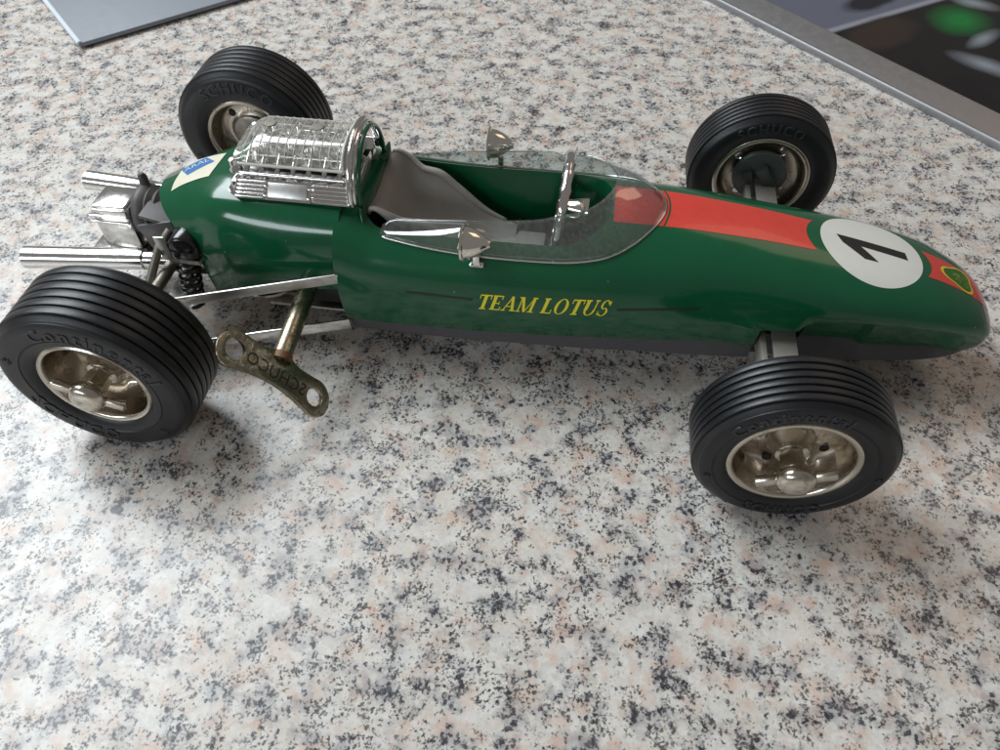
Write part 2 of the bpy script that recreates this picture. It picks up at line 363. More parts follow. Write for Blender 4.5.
g = G(); g.grid(rows, close_v=True, cap=True)
hull = g.build('body', 'green', car, 40)
# cockpit opening
def plan(x0, x1, w, r0, nose, n=14):
    p = []
    for i in range(n+1):
        a = pi/2*i/n; p.append((x0+r0-r0*sin(a)*1.0, w-r0+r0*cos(a)) if False else (x0+r0-r0*cos(pi/2-a), w-r0+r0*sin(pi/2-a)))
    left = p[::-1]
    front = [(x1-nose+nose*sin(pi/2*i/n), w*cos(pi/2*i/n)**.75) for i in range(n+1)]
    h = left+front
    return h+[(x, -y) for x, y in h[::-1] if abs(y) > 1e-4]
pl = []
for x, y in plan(5.62, 11.75, 1.52, .55, 1.5):
    if not pl or (abs(pl[-1][0]-x)+abs(pl[-1][1]-y)) > 1e-3: pl.append((x, y))
c = G().grid([[Vector((x, y, 1.95)) for x, y in pl], [Vector((x, y*1.0, 6)) for x, y in pl]], close_v=True, cap=True).build('cutter', 'green')
cut(hull, c)
for s in (-1, 1):
    c = G().box((16.34, s*2.2, 1.75), (1.20, 2.1, 1.30), bev=.08).build('cutter', 'green'); cut(hull, c)
# floor pan under the body
def pan_half(x):
    wb, zb, wp, zp = hp('wb', x)-.04, hp('zb', x), hp('wp', x), hp('zp', x)
    if 1: wb -= max(0, dent(x, zb))
    return [(0, zb-.01), (wb*.6, zb-.01), (wb, zb-.015), (wb-.03, zb-.12), (wp+.06, zp+.16), (wp-.05, zp+.03), (wp-.2, zp), (0, zp)]
g = G(); g.grid([[Vector((x, -y, z)) for y, z in pan_half(x)]+[Vector((x, y, z)) for y, z in pan_half(x)[-2:0:-1]] for x in np.linspace(5.0, 21.78, 90)], close_v=True, cap=True)
pan = g.build('floor_pan', 'pan', car, 30)
for s in (-1, 1):
    c = G().box((16.36, s*2.35, 1.2), (1.16, 2.0, 1.6), bev=.08).build('cutter', 'green'); cut(pan, c, 30)
G().box((16.4, 0, 1.55), (1.5, 2.2, 1.1)).build('slot_shade_box', 'darkgap', car)  # black box added inside the suspension slots to paint their shade
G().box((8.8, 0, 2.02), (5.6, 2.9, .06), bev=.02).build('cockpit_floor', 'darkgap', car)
# ---- rear cowl (open shell)
CX = [[(-.42, 3.82), (-.38, 3.80), (-.16, 3.66), (.22, 3.38), (.58, 3.00), (.88, 2.55), (1.02, 2.0), (1.06, 1.45)],]
sec = {  # section y,z control points for stations
 'end': [(-.42, 0, 3.82), (-.38, .42, 3.76), (-.14, .88, 3.60), (.20, 1.22, 3.36), (.55, 1.46, 3.02), (.86, 1.62, 2.58), (1.02, 1.72, 2.02), (1.10, 1.72, 1.42)],
 'b': [(.55, 0, 4.26), (.58, .50, 4.22), (.72, .98, 4.05), (.95, 1.36, 3.76), (1.18, 1.62, 3.34), (1.38, 1.80, 2.82), (1.5, 1.88, 2.15), (1.58, 1.82, 1.46)],
 'c': [(1.8, 0, 4.54), (1.8, .62, 4.53), (1.82, 1.20, 4.42), (1.9, 1.60, 4.10), (1.98, 1.86, 3.58), (2.05, 2.0, 2.95), (2.1, 2.02, 2.25), (2.15, 1.90, 1.60)],
 'd': [(3.3, 0, 4.58), (3.3, .7, 4.58), (3.3, 1.36, 4.50), (3.3, 1.76, 4.14), (3.3, 2.02, 3.60), (3.3, 2.10, 3.02), (3.3, 2.06, 2.5), (3.3, 1.92, 2.05)],
 'e': [(5.05, 0, 4.57), (5.05, .75, 4.56), (5.05, 1.40, 4.44), (5.05, 1.78, 4.10), (5.05, 1.98, 3.62), (5.05, 2.03, 3.12), (5.05, 2.02, 2.7), (5.05, 1.98, 2.35)]}
def catmull(P, t):
    n = len(P)-1; u = t*n; i = min(int(u), n-1); f = u-i
    p0, p1, p2, p3 = P[max(i-1, 0)], P[i], P[i+1], P[min(i+2, n)]
    if i == 0: p0 = [2*a-b for a, b in zip(p1, p2)]
    if i+2 > n: p3 = [2*b-a for a, b in zip(p1, p2)]
    return [.5*(2*b+(c-a)*f+(2*a-5*b+4*c-d)*f*f+(-a+3*b-3*c+d)*f**3) for a, b, c, d in zip(p0, p1, p2, p3)]
order = ['end', 'b', 'c', 'd', 'e']; NS, NT = 56, 40
def cowl_pt(s, t, side=-1):
    col = [catmull([list(q) for q in sec[k]], t) for k in order]; p = catmull(col, s)
    if t <= 0: p[1] = 0
    return Vector((p[0], side*p[1], p[2]))
rows = []
for i in range(NS+1):
    s = i/NS; near = [cowl_pt(s, j/NT) for j in range(NT+1)]
    rows.append([*near[::-1], *[Vector((p.x, -p.y, p.z)) for p in near[1:]]])
cowl = G().grid(rows).build('engine_cowl', 'green', car, 180)
mods(cowl, ('SOLIDIFY', dict(thickness=.06, offset=0)))
c = G().box((3.85, 0, 4.9), (3.3, 2.3, 1.4), bev=.25).build('cutter', 'green'); cut(cowl, c, 40)
# ---- decals (all conform to the shell)
def top_patch(name, mat, pts_rows, off, parent=hull):
    rows = [[Vector((x, y, hull_top(x, y)+off)) for x, y in r] for r in pts_rows]
    return G().grid(rows).build(name, mat, parent, 180)
def stripe_rows(x0, x1, w0, w1, c0, c1, n=24, m=12):
    # ends curved concave (c0, c1 bulge in x)
    rows = []
    for i in range(n+1):
        r = []
        for j in range(m+1):
            q = -1+2*j/m; xa = x0+c0*(1-q*q); xb = x1+c1*(1-q*q); x = xa+(xb-xa)*i/n
            w = w0+(w1-w0)*(x-x0)/(x1-x0); r.append((x, q*w))
        rows.append(r)
    return rows
top_patch('red_stripe', 'red', stripe_rows(11.80, 13.02, .74, .72, .0, .14), .006)
top_patch('red_stripe', 'red', stripe_rows(13.07, 16.85, .72, .58, .14, -.22), .006)
top_patch('red_stripe', 'red', stripe_rows(19.72, 21.62, .50, .44, .18, 0), .006)
def on_top(v2, cx, cy, off, fx, fy):
    return [Vector(((x := cx+fx(v)), (y := cy+fy(v)), hull_top(x, y)+off)) for v in v2]
rows = []
for i in range(13):
    r = 1.33*i/12; rows.append([Vector(((x := 18.32+r*cos(a)), (y := r*sin(a)*.93), hull_top(x, y)+.008)) for a in np.linspace(0, 2*pi, 65)[:-1]])
G().grid(rows, close_v=True).build('number_roundel', 'white', hull, 180)
# number one: foot towards the nose, flag to the near side
def poly_top(poly, off, name, mat, sub=6):
    bm = bmesh.new(); vs = [bm.verts.new((x, y, 0)) for x, y in poly]; bm.faces.new(vs)
    bmesh.ops.triangulate(bm, faces=bm.faces[:])
    for _ in range(3): bmesh.ops.subdivide_edges(bm, edges=bm.edges[:], cuts=1, use_grid_fill=True)
    for v in bm.verts: v.co.z = hull_top(v.co.x, v.co.y)+off
    bm.verts.index_update(); vv = [v.co.copy() for v in bm.verts]; ff = [tuple(q.index for q in f.verts) for f in bm.faces]; bm.free()
    return G().add(vv, ff).build(name, mat, hull, 180)
poly_top([(17.42, .22), (19.22, .15), (19.25, -.13), (18.02, -.06), (18.42, -.50), (18.06, -.50), (17.55, -.06)], .012, 'number_one', 'black')
# badge on the nose stripe
def rtri(s, n=36):
    o = []
    for i in range(n):
        a = 2*pi*i/n; r = s*(1+.16*cos(3*a)); o.append((r*cos(a)*1.12, r*sin(a)))
    return o
bx, by = 20.70, -.02
def badge_ring(s, off, name, mat):
    rows = [[Vector(((x := bx-u*k), (y := by+v*k), hull_top(x, y)+off)) for u, v in rtri(s)] for k in np.linspace(0, 1, 6)]
    return G().grid(rows, close_v=True).build(name, mat, hull, 180)
badge_ring(.41, .012, 'badge', 'badge_yellow'); badge_ring(.345, .017, 'badge_field', 'badge_green')
g = G()
for k, ch in enumerate(['A', 'C', 'B', 'C']):
    v, f = text_mesh(ch, .26, 0, 2)
    ox, oy = [(-.13, .05), (-.06, -.10), (-.02, .10), (.02, 0)][k]
    g.add([Vector(((x := bx+ox+q.y*.8), (y := by+oy+q.x*-.8), hull_top(x, y)+.021+.001*k)) for q in v], f)
v, f = text_mesh('LOTUS', .17, 0, 2, spacing=1.05)
g.add([Vector(((x := bx+.20+q.y), (y := by-q.x), hull_top(x, y)+.022)) for q in v], f)
g.build('badge_lettering', 'badge_pale', hull, 180)
# side lettering: slanted serif capitals made of strokes
def letter(ch):
    S = []; st = .215; th = .075; sh = .085
    def bar(x0, y0, x1, y1, w):
        dx, dy = x1-x0, y1-y0
        if abs(dy) > abs(dx)*.3: S.append([(x0-w/2, y0), (x0+w/2, y0), (x1+w/2, y1), (x1-w/2, y1)])
        else: S.append([(x0, y0-w/2), (x1, y1-w/2), (x1, y1+w/2), (x0, y0+w/2)])
    def serif(x, y, w): S.append([(x-w/2, y-sh/2), (x+w/2, y-sh/2), (x+w/2, y+sh/2), (x-w/2, y+sh/2)])
    def arc(cx, cy, rx, ry, a0, a1, w0, w1, n=18):
        for i in range(n):
            A, B = a0+(a1-a0)*i/n, a0+(a1-a0)*(i+1)/n
            def wv(a): return w0+(w1-w0)*abs(cos(a))
            S.append([(cx+(rx-wv(A))*cos(A), cy+(ry-wv(A)*.6)*sin(A)), (cx+rx*cos(A), cy+ry*sin(A)), (cx+rx*cos(B), cy+ry*sin(B)), (cx+(rx-wv(B))*cos(B), cy+(ry-wv(B)*.6)*sin(B))])
    y0, y1 = .035, .965
    if ch == 'T': bar(.42, 0, .42, 1, st); serif(.42, y0, .42); bar(.04, y1, .80, y1, .08); bar(.07, .74, .07, 1, .06); bar(.77, .74, .77, 1, .06); W = .84
    elif ch == 'E': bar(.16, 0, .16, 1, st); bar(.0, y0, .66, y0, .08); bar(.0, y1, .64, y1, .08); bar(.2, .5, .5, .5, .07); bar(.64, 0, .64, .26, .06); bar(.62, .76, .62, 1, .06); bar(.49, .38, .49, .62, .05); W = .74
    elif ch == 'A': bar(.10, 0, .46, 1, .08); bar(.72, 0, .46, 1, .18); bar(.2, .33, .62, .33, .07); serif(.10, y0, .28); serif(.72, y0, .36); W = .92
    elif ch == 'M': bar(.12, 0, .12, 1, .08); bar(.52, 0, .18, 1, .17); bar(.52, 0, .90, 1, .07); bar(.92, 0, .92, 1, .17); serif(.12, y0, .26); serif(.92, y0, .36); serif(.10, y1, .26); serif(.94, y1, .30); W = 1.12
    elif ch == 'L': bar(.16, 0, .16, 1, st); bar(.0, y0, .64, y0, .08); serif(.16, y1, .36); bar(.62, 0, .62, .30, .06); W = .72
    elif ch == 'O': arc(.42, .5, .42, .52, 0, 2*pi, .07, .19, 28); W = .92
    elif ch == 'U': bar(.16, .36, .16, 1, st); bar(.70, .36, .70, 1, .08); serif(.16, y1, .34); serif(.70, y1, .26); arc(.42, .38, .345, .40, pi, 2*pi, .09, .14, 16); W = .90
    elif ch == 'S': arc(.34, .735, .27, .285, .25, 1.5*pi, .09, .13, 16); arc(.34, .275, .29, .295, -.86*pi, .5*pi, .09, .13, 16); bar(.60, .70, .60, .96, .06); bar(.06, .04, .06, .32, .06); W = .72
    return S, W
def side_word(word, x0, z0, x1, z1, hgt, slant=.30):
    g = G(); tot = 0; items = []
    for ch in word:
        if ch == ' ': tot += .42; continue
        S, Wd = letter(ch); items.append((tot, S)); tot += Wd+.04
    sc = (x1-x0)/tot; k = 0
    for ox, S in items:
        for q in S:
            p = [Vector((a, b, 0)) for a, b in q]; rows = []
            for i in range(9):
                r = []
                for j in range(3):
                    m = (p[0].lerp(p[1], j/2)).lerp(p[3].lerp(p[2], j/2), i/8)
                    x = x0+(ox+m.x)*sc+m.y*hgt*slant; z = z0+(z1-z0)*(x-x0)/(x1-x0)+m.y*hgt
                    r.append(Vector((x, -hull_side(x, z)-.010-.0008*(k % 5), z)))
                rows.append(r)
            g.grid(rows); k += 1

    return g
side_word('TEAM LOTUS', 8.56, 2.46, 11.90, 2.56, .50).build('side_lettering', 'yellow', hull)
def side_line(x0, z0, x1, z1, t=.07, n=20):
    rows = []
    for i in range(n+1):
        x = x0+(x1-x0)*i/n; z = z0+(z1-z0)*i/n
        rows.append([Vector((x, -hull_side(x, z+d)-.007, z+d)) for d in (-t/2, t/2)])
    return G().grid(rows).build('pinstripe', 'stripe', hull, 180)
side_line(6.78, 2.82, 8.50, 2.76); side_line(12.14, 2.78, 14.15, 2.92)
# tail sticker
def cowl_top(x, y):
    # search the shell for the height above (x, y)
    t = min(abs(y)/2.2, .6); s = .3
    for _ in range(30):
        p = cowl_pt(s, t, 1); ex, ey = x-p.x, abs(y)-p.y
        ps = (cowl_pt(s+1e-3, t, 1)-p)/1e-3; pt = (cowl_pt(s, t+1e-3, 1)-p)/1e-3
        dd = ps.x*pt.y-ps.y*pt.x
        if abs(dd) < 1e-9: break
        s += max(-.2, min(.2, (ex*pt.y-ey*pt.x)/dd)); t += max(-.1, min(.1, (ps.x*ey-ps.y*ex)/dd)); s = min(max(s, 0), .98); t = min(max(t, 1e-4), .8)
    return cowl_pt(s, t, 1).z
def cowl_off(x, y, d):
    z = cowl_top(x, y); e = .03; n = Vector((z-cowl_top(x+e, y), z-cowl_top(x, y+e), e)).normalized()
    return Vector((x, y, z))+n*d
def quad_patch(cs, off, n=8):
    a, b, c, d = [Vector(q) for q in cs]; rows = []
    for i in range(n+1):
        u = i/n; r = []
        for j in range(n+1):
            v = j/n; p = (a*(1-u)+b*u)*(1-v)+(d*(1-u)+c*u)*v; r.append(cowl_off(p.x, p.y, .034+off))
        rows.append(r)
    return rows
ST = [(.12, -.62), (.20, .48), (1.36, .52), (1.27, -.50)]
G().grid(quad_patch(ST, .010, 16)).build('tail_sticker', 'cream', cowl, 180)
SB = [(.12, .12), (.76, .46), (1.16, .16), (.52, -.28)]
G().grid(quad_patch(SB, .017, 14)).build('sticker_emblem', 'blue', cowl, 180)
v, f = text_mesh('ARAL', .29, 0, 2, spacing=1.0)
ca, sa = cos(.50), sin(.50)
G().add([cowl_off(.64+q.x*ca-q.y*sa, .12+q.x*sa+q.y*ca, .062) for q in v], f).build('sticker_lettering', 'white', cowl)
# ---- windscreen
BX = [(6.05, 1.70, 3.84), (7.2, 1.80, 3.83), (8.64, 1.86, 3.80), (10.0, 1.86, 3.80), (11.0, 1.80, 3.82), (11.8, 1.62, 3.90), (12.35, 1.28, 4.06), (12.78, .80, 4.24), (13.02, .35, 4.36), (13.08, 0, 4.38)]
TX = [(6.18, 1.42, 4.34), (7.3, 1.46, 4.45), (8.7, 1.47, 4.58), (9.9, 1.44, 4.70), (10.6, 1.24, 4.78), (11.05, 1.16, 4.86), (11.40, .90, 4.94), (11.62, .60, 4.99), (11.76, .28, 5.02), (11.80, 0, 5.03)]
def scr(t, h, side):
    a = Vector(catmull([list(p) for p in BX], t)); b = Vector(catmull([list(p) for p in TX], t))
    if 'z':
        a.z = max(a.z, hull_top(a.x, a.y)+.01) if t > .3 else hull_top(a.x, a.y)+.01
    p = a.lerp(b, h); out = Vector((max(0, t-.5)*.6, .8, .3)).normalized()*(.10*sin(pi*h))*(.3+.7*sstep(.4, 1, t)); out.z += .12*sin(pi*h)*sstep(.5, 1, t)
    out.y *= (1-sstep(.8, 1, t)); p += out
    if t >= 1: p.y = 0
    return Vector((p.x, side*p.y, p.z))
NTt, NH = 60, 10
ts = [i/NTt for i in range(NTt+1)]
rows = []
for j in range(NH+1):
    h = j/NH
    rows.append([scr(t, h, -1) for t in ts]+[scr(t, h, 1) for t in ts[-2::-1]])
# round the rear top corners
for j in range(NH+1):
    h = j/NH; d = .22*max(0, (h-.55)/.45)**2.2+.08*max(0, (.25-h)/.25)**2
    for rr in (rows[j],):
        rr[0] = rr[0]+Vector((d, 0, 0)); rr[-1] = rr[-1]+Vector((d, 0, 0))
screen = G().grid(rows).build('windscreen', 'clear', car, 180)
mods(screen, ('SOLIDIFY', dict(thickness=.045, offset=0)))
screen.visible_shadow = True
G().tube(rows[-1], .022, 6).build('screen_edge', 'clear', screen, 180)
base_line = [Vector((p.x, p.y+(.03 if p.y > 0 else -.03 if p.y < 0 else 0), max(p.z-.0, hull_top(p.x, p.y)+.012))) for p in rows[0]]
G().tube(base_line, .030, 6).build('screen_trim', 'alu', screen, 180)
# ---- mirrors
for s in (-1, 1):
    c = Vector((8.28, s*2.10, 4.38)); g = G()
    g.lathe([(-.05, .0), (-.05, .42), (-.02, .46), (.03, .45), (.05, .40), (.18, .38), (.34, .31), (.46, .24), (.55, .16), (.60, .12), (.66, .09), (.67, 0)], c, (1, 0, .02), 32)
    mir = g.build('mirror', 'gold', car, 50)
    g = G(); g.box(c+Vector((.30, -s*.02, -.56)), (.16, .10, .36), bev=.02); g.box(c+Vector((.30, -s*.12, -.70)), (.34, .30, .05), bev=.015); g.build('mirror_foot', 'alu', mir, 40)
    G().lathe([(0, 0), (0, .40)], c+Vector((-.056, 0, 0)), (-1, 0, 0), 32).build('mirror_glass', 'chrome', mir)
# ---- seat
EX = [5.62, 5.85, 6.2, 6.6, 7.0, 7.5, 8.4, 9.2]
EH = [4.15, 4.50, 4.34, 4.06, 4.0, 3.62, 2.92, 2.60]; FL = [4.10, 4.00, 3.35, 2.90, 2.66, 2.50, 2.42, 2.40]
EW = [1.12, 1.26, 1.26, 1.14, 1.10, 1.06, .98, .92]
rows = []
for x in np.linspace(5.62, 9.2, 46):
    e, f_, w = interp(EX, EH, x), interp(EX, FL, x), interp(EX, EW, x); r = []
    for j in range(-12, 13):
        q = j/12; zz = f_+(e-f_)*abs(q)**2.6 ; r.append(Vector((x-.18*(1-q*q)*(1 if x < 6.2 else 0)*sstep(6.2, 5.62, x), q*w, zz)))
    rows.append(r)
seat = G().grid(rows).build('seat', 'seat', car, 180); mods(seat, ('SOLIDIFY', dict(thickness=.10, offset=0))); resmooth(seat, 60)
for sd in (-1, 1):
    G().tube([(x, sd*interp(EX, EW, x), interp(EX, EH, x)+.02) for x in np.linspace(5.7, 8.9, 30)], [.05+.06*sin(pi*(k/29)) for k in range(30)], 10).build('seat_bolster', 'seat', seat, 180)
G().box((9.4, 0, 2.42), (1.3, 1.7, .16), bev=.06).build('seat_cushion', 'seat', car, 40)
G().box((5.95, 0, 2.5), (.6, 2.86, 1.1), bev=.12).build('seat_base', 'seat', car, 40)
# ---- wall behind the seat and hoop struts
rows = []
for i in range(13):
    q = -1+2*i/12; y = q*1.50
    rows.append([Vector((5.60+.28*(1-abs(q)**3)*-1+.02, y, z)) for z in (2.0, 3.0, 3.8, 4.35+.25*abs(q)**3)])
bw = G().grid(rows).build('bulkhead', 'green', car, 180); mods(bw, ('SOLIDIFY', dict(thickness=.05, offset=0)))
# ---- roll hoop
hoop = [(5.34, -1.34*cos(a), 4.58+1.38*max(sin(a), 0)**.97) for a in np.linspace(0, pi, 48)]
G().tube(hoop, .085, 12).tube([(x+.10, y*.97, z-.03) for x, y, z in hoop], .04, 10).build('roll_hoop', 'chrome', car, 180)
G().tube([(x+.19, y*.90, z-.12) for x, y, z in hoop], .06, 10).build('hoop_brace', 'green', car, 180)
# ---- engine
eng = G().box((3.75, 0, 4.62), (3.25, 2.2, .5), bev=.12).build('engine_block', 'chrome', car, 40)
# ribbed covers, near and far: sloping plates with five ribs
for s in (-1, 1):
    rows = []
    for x in [2.06, 2.10, 2.2]+list(np.linspace(2.3, 5.42, 60)):
        k = sstep(2.02, 2.45, x)
        r = []
        n = 60
        for j in range(n+1):
            q = j/n; y = 1.42-.34*q ; z = 4.60+.36*q*k
            rib = .038*max(0, sin(q*5*2*pi-.6)) if (2.35 < x < 5.36) and not (3.15 < x < 4.35) else 0
            y2 = y*(.80+.20*k); r.append(Vector((x, s*(y2+rib*.6), z+rib*.7)))
        r.append(Vector((x, s*.55, 4.62+.34*k)))
        rows.append(r)
    rc = G().grid(rows).build('ribbed_cover', 'chrome', car, 30)
    mt = Matrix.Rotation(-s*radians(-45), 3, 'X')
    rot = Matrix.Rotation(s*radians(-45), 3, 'X')
    G().box((3.72, s*1.265, 4.80), (1.02, .36, .05), rot, .015).build('name_plate', 'tin', rc, 40)
    for dx in (-.56, .56):
        for dq in (-.12, .12): G().lathe([(0, .05), (.05, .045), (.06, 0)], (3.72+dx, s*(1.265+dq*.7), 4.80-dq*.7), (0, s*.7, .7), 10).build('cover_screw', 'chrome', rc, 40)
for s in (-1, 1):
    fl_ = G().tube([(2.45, s*1.0, 5.04), (5.15, s*1.0, 5.04)], .05, 8).build('fuel_rail', 'chrome', car, 60)
    for k in range(7):
        x = 2.6+k*.40; G().tube([(x, s*.98, 5.02), (x+.02, s*.84, 5.16), (x, s*.5, 5.30)], .07, 8).build('intake_pipe', 'chrome', fl_, 60)
    G().lathe([(0, .16), (.05, .17), (.1, .12), (.34, .12), (.4, 0)], (2.28, s*.82, 4.98), (0, 0, 1), 16).build('filler_cap', 'chrome', car, 60)
G().box((3.85, 0, 5.08), (2.9, 1.3, .12), bev=.03).build('intake_tray', 'tin', car)
g = G()
for k in range(4):
    for s in (-1, 1):
        G().lathe([(0, .20), (.22, .20), (.30, .25), (.34, .27), (.34, .21), (.1, .16)], (2.85+k*.66, s*.36, 5.14), (0, 0, 1), 18).build('intake_trumpet', 'chrome', car, 50)
# clear ribbed cover: rounded section shell with a grid of raised ribs
def cage_sec(x, o=0):
    k = 1-.55*sstep(2.9, 2.25, x); pts = []
    for a in np.linspace(-.18, pi+.18, 25):
        ca_, sa_ = cos(a), sin(a)
        y = -(.88+o)*(abs(ca_)**.75)*(1 if ca_ > 0 else -1); z = 5.26+(.50*k+o)*(abs(sa_)**.8 if sa_ > 0 else sa_*1.0)
        pts.append(Vector((x, y, z)))
    return pts
xr = [2.30, 2.36, 2.48, 2.65, 2.85]+list(np.linspace(3.1, 5.12, 12))
cv = G().grid([cage_sec(x) for x in xr]).add([*cage_sec(2.30)], [tuple(range(25))]).add([*cage_sec(5.12)], [tuple(range(25))]).build('intake_cover', 'cage', car, 50)
g = G()
for x in np.linspace(2.55, 5.0, 12): G().tube(cage_sec(x, .005)[2:-2], .012, 5).build('cover_rib', 'cagerib', cv, 60)
for j in (4, 8, 16, 20):
    G().tube([cage_sec(x, .005)[j] for x in np.linspace(2.5, 5.05, 14)], .012, 5).build('cover_rib', 'cagerib', cv, 60)
g = G()
for j in (1, 23): g.tube([cage_sec(x, .02)[j] for x in np.linspace(2.40, 5.1, 10)], .04, 8)
g.tube(cage_sec(5.12, .01), .035, 8)
g.build('cover_rim', 'cagerib', cv, 60)
for x in (3.0, 4.25): G().lathe([(0, .17), (.03, .16), (.035, 0)], (x, .15, 5.755), (0, 0, 1), 18).build('moulding_mark', 'oldtin', cv, 60)
# ---- steering wheel and column
sw_c = Vector((10.46, 0, 4.08)); ax = Vector((1, 0, -.11)).normalized()
g = G(); aa = Vector((0, 1, 0)); bb = ax.cross(aa)
n = 60; ring = [sw_c+(aa*cos(2*pi*k/n)+bb*sin(2*pi*k/n))*1.28 for k in range(n)]
rows = []
for k in range(n):
    d = (ring[k]-sw_c).normalized(); rr = .125*(1+.22*(k % 3 == 0))
    rows.append([ring[k]+(d*cos(t)+ax*sin(t))*rr for t in np.linspace(0, 2*pi, 11)[:-1]])
g.grid(rows, close_u=True, close_v=True)
sw = g.build('steering_wheel', 'chrome', car, 60)
g = G()
for a in (0, pi, -pi/2):
    d = aa*cos(a)+bb*sin(a); G().bar(sw_c+d*.1, sw_c+d*1.14, .05, .24, ax.cross(d), .015).build('spoke', 'chrome', sw, 40)
g.lathe([(-.1, 0), (-.1, .24), (.02, .28), (.06, .22), (.06, 0)], sw_c, ax, 20)
g.build('wheel_boss', 'chrome', sw, 40)
G().lathe([(0, .14), (.1, .22), (.62, .34), (.66, 0)], sw_c+ax*.05, ax, 20).build('steering_column', 'gold', car, 40)
# ---- exhausts, gearbox, running gear at the tail
for s in (-1, 1):
    a = Vector((-4.30, s*1.80, 2.15)); b = Vector((1.6, s*1.25, 2.25)); d = (b-a).normalized()
    g = G(); Ln = (b-a).length
    prof = [(.55, .0), (.5, .24), (.0, .28), (-.02, .30), (0, .325), (1.3, .31), (2.3, .27), (2.34, .25), (2.9, .25), (2.95, .27), (3.0, .25), (Ln, .2), (Ln, 0)] if s > 0 else \
           [(.55, .0), (.5, .24), (.0, .28), (-.02, .30), (0, .325), (2.6, .31), (3.4, .29), (3.44, .24), (Ln, .22), (Ln, 0)]
    g.lathe(prof, a, d, 28); g.build('exhaust_pipe', 'alu', car, 40)
gb = G(); gb.box((-2.05, -.14, 2.46), (1.10, 1.06, 1.36), bev=.08); gb.box((-2.05, -.14, 3.17), (1.0, .94, .14), bev=.05)
for k in range(2): gb.box((-2.10, -.68, 2.95-.2*k), (1.14, .10, .07), bev=.02)
gb.box((-2.0, -.15, 1.62), (1.25, 1.45, .16), bev=.04); gb.build('gearbox', 'alu', car, 40)
G().box((-1.5, 0, 1.44), (3.6, 1.7, .14), bev=.04).lathe([(0, .2), (.14, .2), (.2, .1), (.2, 0)], (-1.7, -.66, 1.5), (0, 0, 1), 16).build('rear_bracket', 'alu', car, 40)
g = G(); g.lathe([(0, 0), (0, .55), (.12, .72), (.30, .74), (.42, .66), (.5, .70), (.62, .60), (.72, .64), (.85, .5), (1.2, .42), (1.2, 0)], (-1.52, .02, 2.75), (1, 0, 0), 28)
g.tube([(-1.3, .3, 3.3), (-1.3, .32, 3.62), (-1.32, .32, 3.74)], [.14, .13, .08], 12)
g.build('rubber_bellows', 'greyp', car, 50)
G().box((-.15, -.30, 3.05), (1.7, 1.30, .10), Matrix.Rotation(radians(14), 3, 'Y'), .03).box((-.45, -.94, 2.55), (1.1, .10, 1.1), Matrix.Rotation(radians(-14), 3, 'Y'), .03).build('mounting_plate', 'greyp', car, 40)
G().box((.9, 0, 1.72), (3.6, 2.3, .5), bev=.1).build('clockwork_base', 'darkgap', car, 40)
g = G(); g.lathe([(0, 0), (0, .72), (.05, .78), (.35, .78), (.40, .72), (.44, .64), (.52, .64), (.55, .60), (.6, 0)], (2.55, -.95, 1.42), (0, 0, 1), 40)
g.lathe([(0, .92), (.06, .95), (.10, .92), (.1, 0), (0, 0)], (2.45, -1.05, 1.62), (0, 0, 1), 40)
g.build('spring_drum', 'rim', car, 50)
G().box((3.9, -.5, 1.30), (2.6, 2.6, .10), bev=.03).box((3.0, -1.1, 1.38), (.9, .7, .08), bev=.03).build('clockwork_plate', 'tin', car, 40)
G().box((4.35, -1.2, 2.0), (.9, 1.2, .9), bev=.08).build('clockwork_housing', 'darkgap', car, 40)
for s in (-1, 1):
    # shock absorber with coil spring
    top = Vector((.52, s*1.55, 2.98)); bot = Vector((.22, s*1.75, .80)); d = (bot-top).normalized(); Ls = (bot-top).length
    shk = G().lathe([(0, .0), (0, .10), (.1, .17), (.9, .17), (.95, .12), (Ls-.3, .12), (Ls, .16), (Ls+.05, 0)], top, d, 18).build('shock_absorber', 'alu', car, 50)
    a = d.orthogonal().normalized(); b = d.cross(a)
    G().tube([top+d*(.30+1.75*k/96)+(a*cos(2*pi*k/14)+b*sin(2*pi*k/14))*.27 for k in range(97)], .055, 7).build('coil_spring', 'dark', shk, 180)
    g = G(); cc = Vector((.56, s*1.42, 2.98))
    g.lathe([(-.40, 0), (-.40, .36), (-.34, .42), (.34, .42), (.42, .34), (.44, 0)], cc, (.1, s*1, 0), 26); g.build('shock_mount', 'dark', shk, 50)
    g = G(); g.bar(top+Vector((-.42, s*.28, -.35)), top+Vector((-.46, s*.28, .42 if s < 0 else -.1)), .30, .06, (0, 1, 0), .015); g.bar(top+Vector((-.42, s*.28, -.36)), top+Vector((.45, s*.28, -.38)), .06, .12, (0, 0, 1), .015); g.build('mount_clip', 'tin', shk, 40)
    G().tube([(.12, s*1.35, 3.25), (-.12, s*1.75, 2.95), (-.30, s*2.2, 2.42), (-.36, s*3.0, 1.95)], [.11, .12, .12, .11], 10).build('suspension_link', 'oldtin', car, 60)
    G().bar((.40, s*3.2, 2.32), (5.06, s*2.32, 3.02), .05, .30).build('radius_arm', 'tin', car, 40)
    G().bar((.60, s*3.25, .78), (5.05, s*2.28, 1.32), .05, .34).build('lower_arm', 'alu', car, 40)
    G().tube([(-.0, s*.4, 2.3), (0, s*4.4, 2.35)], .16, 14).build('rear_axle', 'oldtin', car, 60)
    G().bar((-.1, s*1.2, 1.35), (.1, s*3.9, 1.35), .5, .08).build('lower_wishbone', 'tin', car, 40)
    g = G(); g.bar((16.42, s*.8, 2.02), (16.42, s*4.6, 2.02), .60, .07); g.build('front_crossbar', 'strip', car, 40)
    G().bar((15.90, s*.8, 1.75), (15.90, s*4.6, 1.75), .14, .55).build('track_rod', 'strip', car, 40)
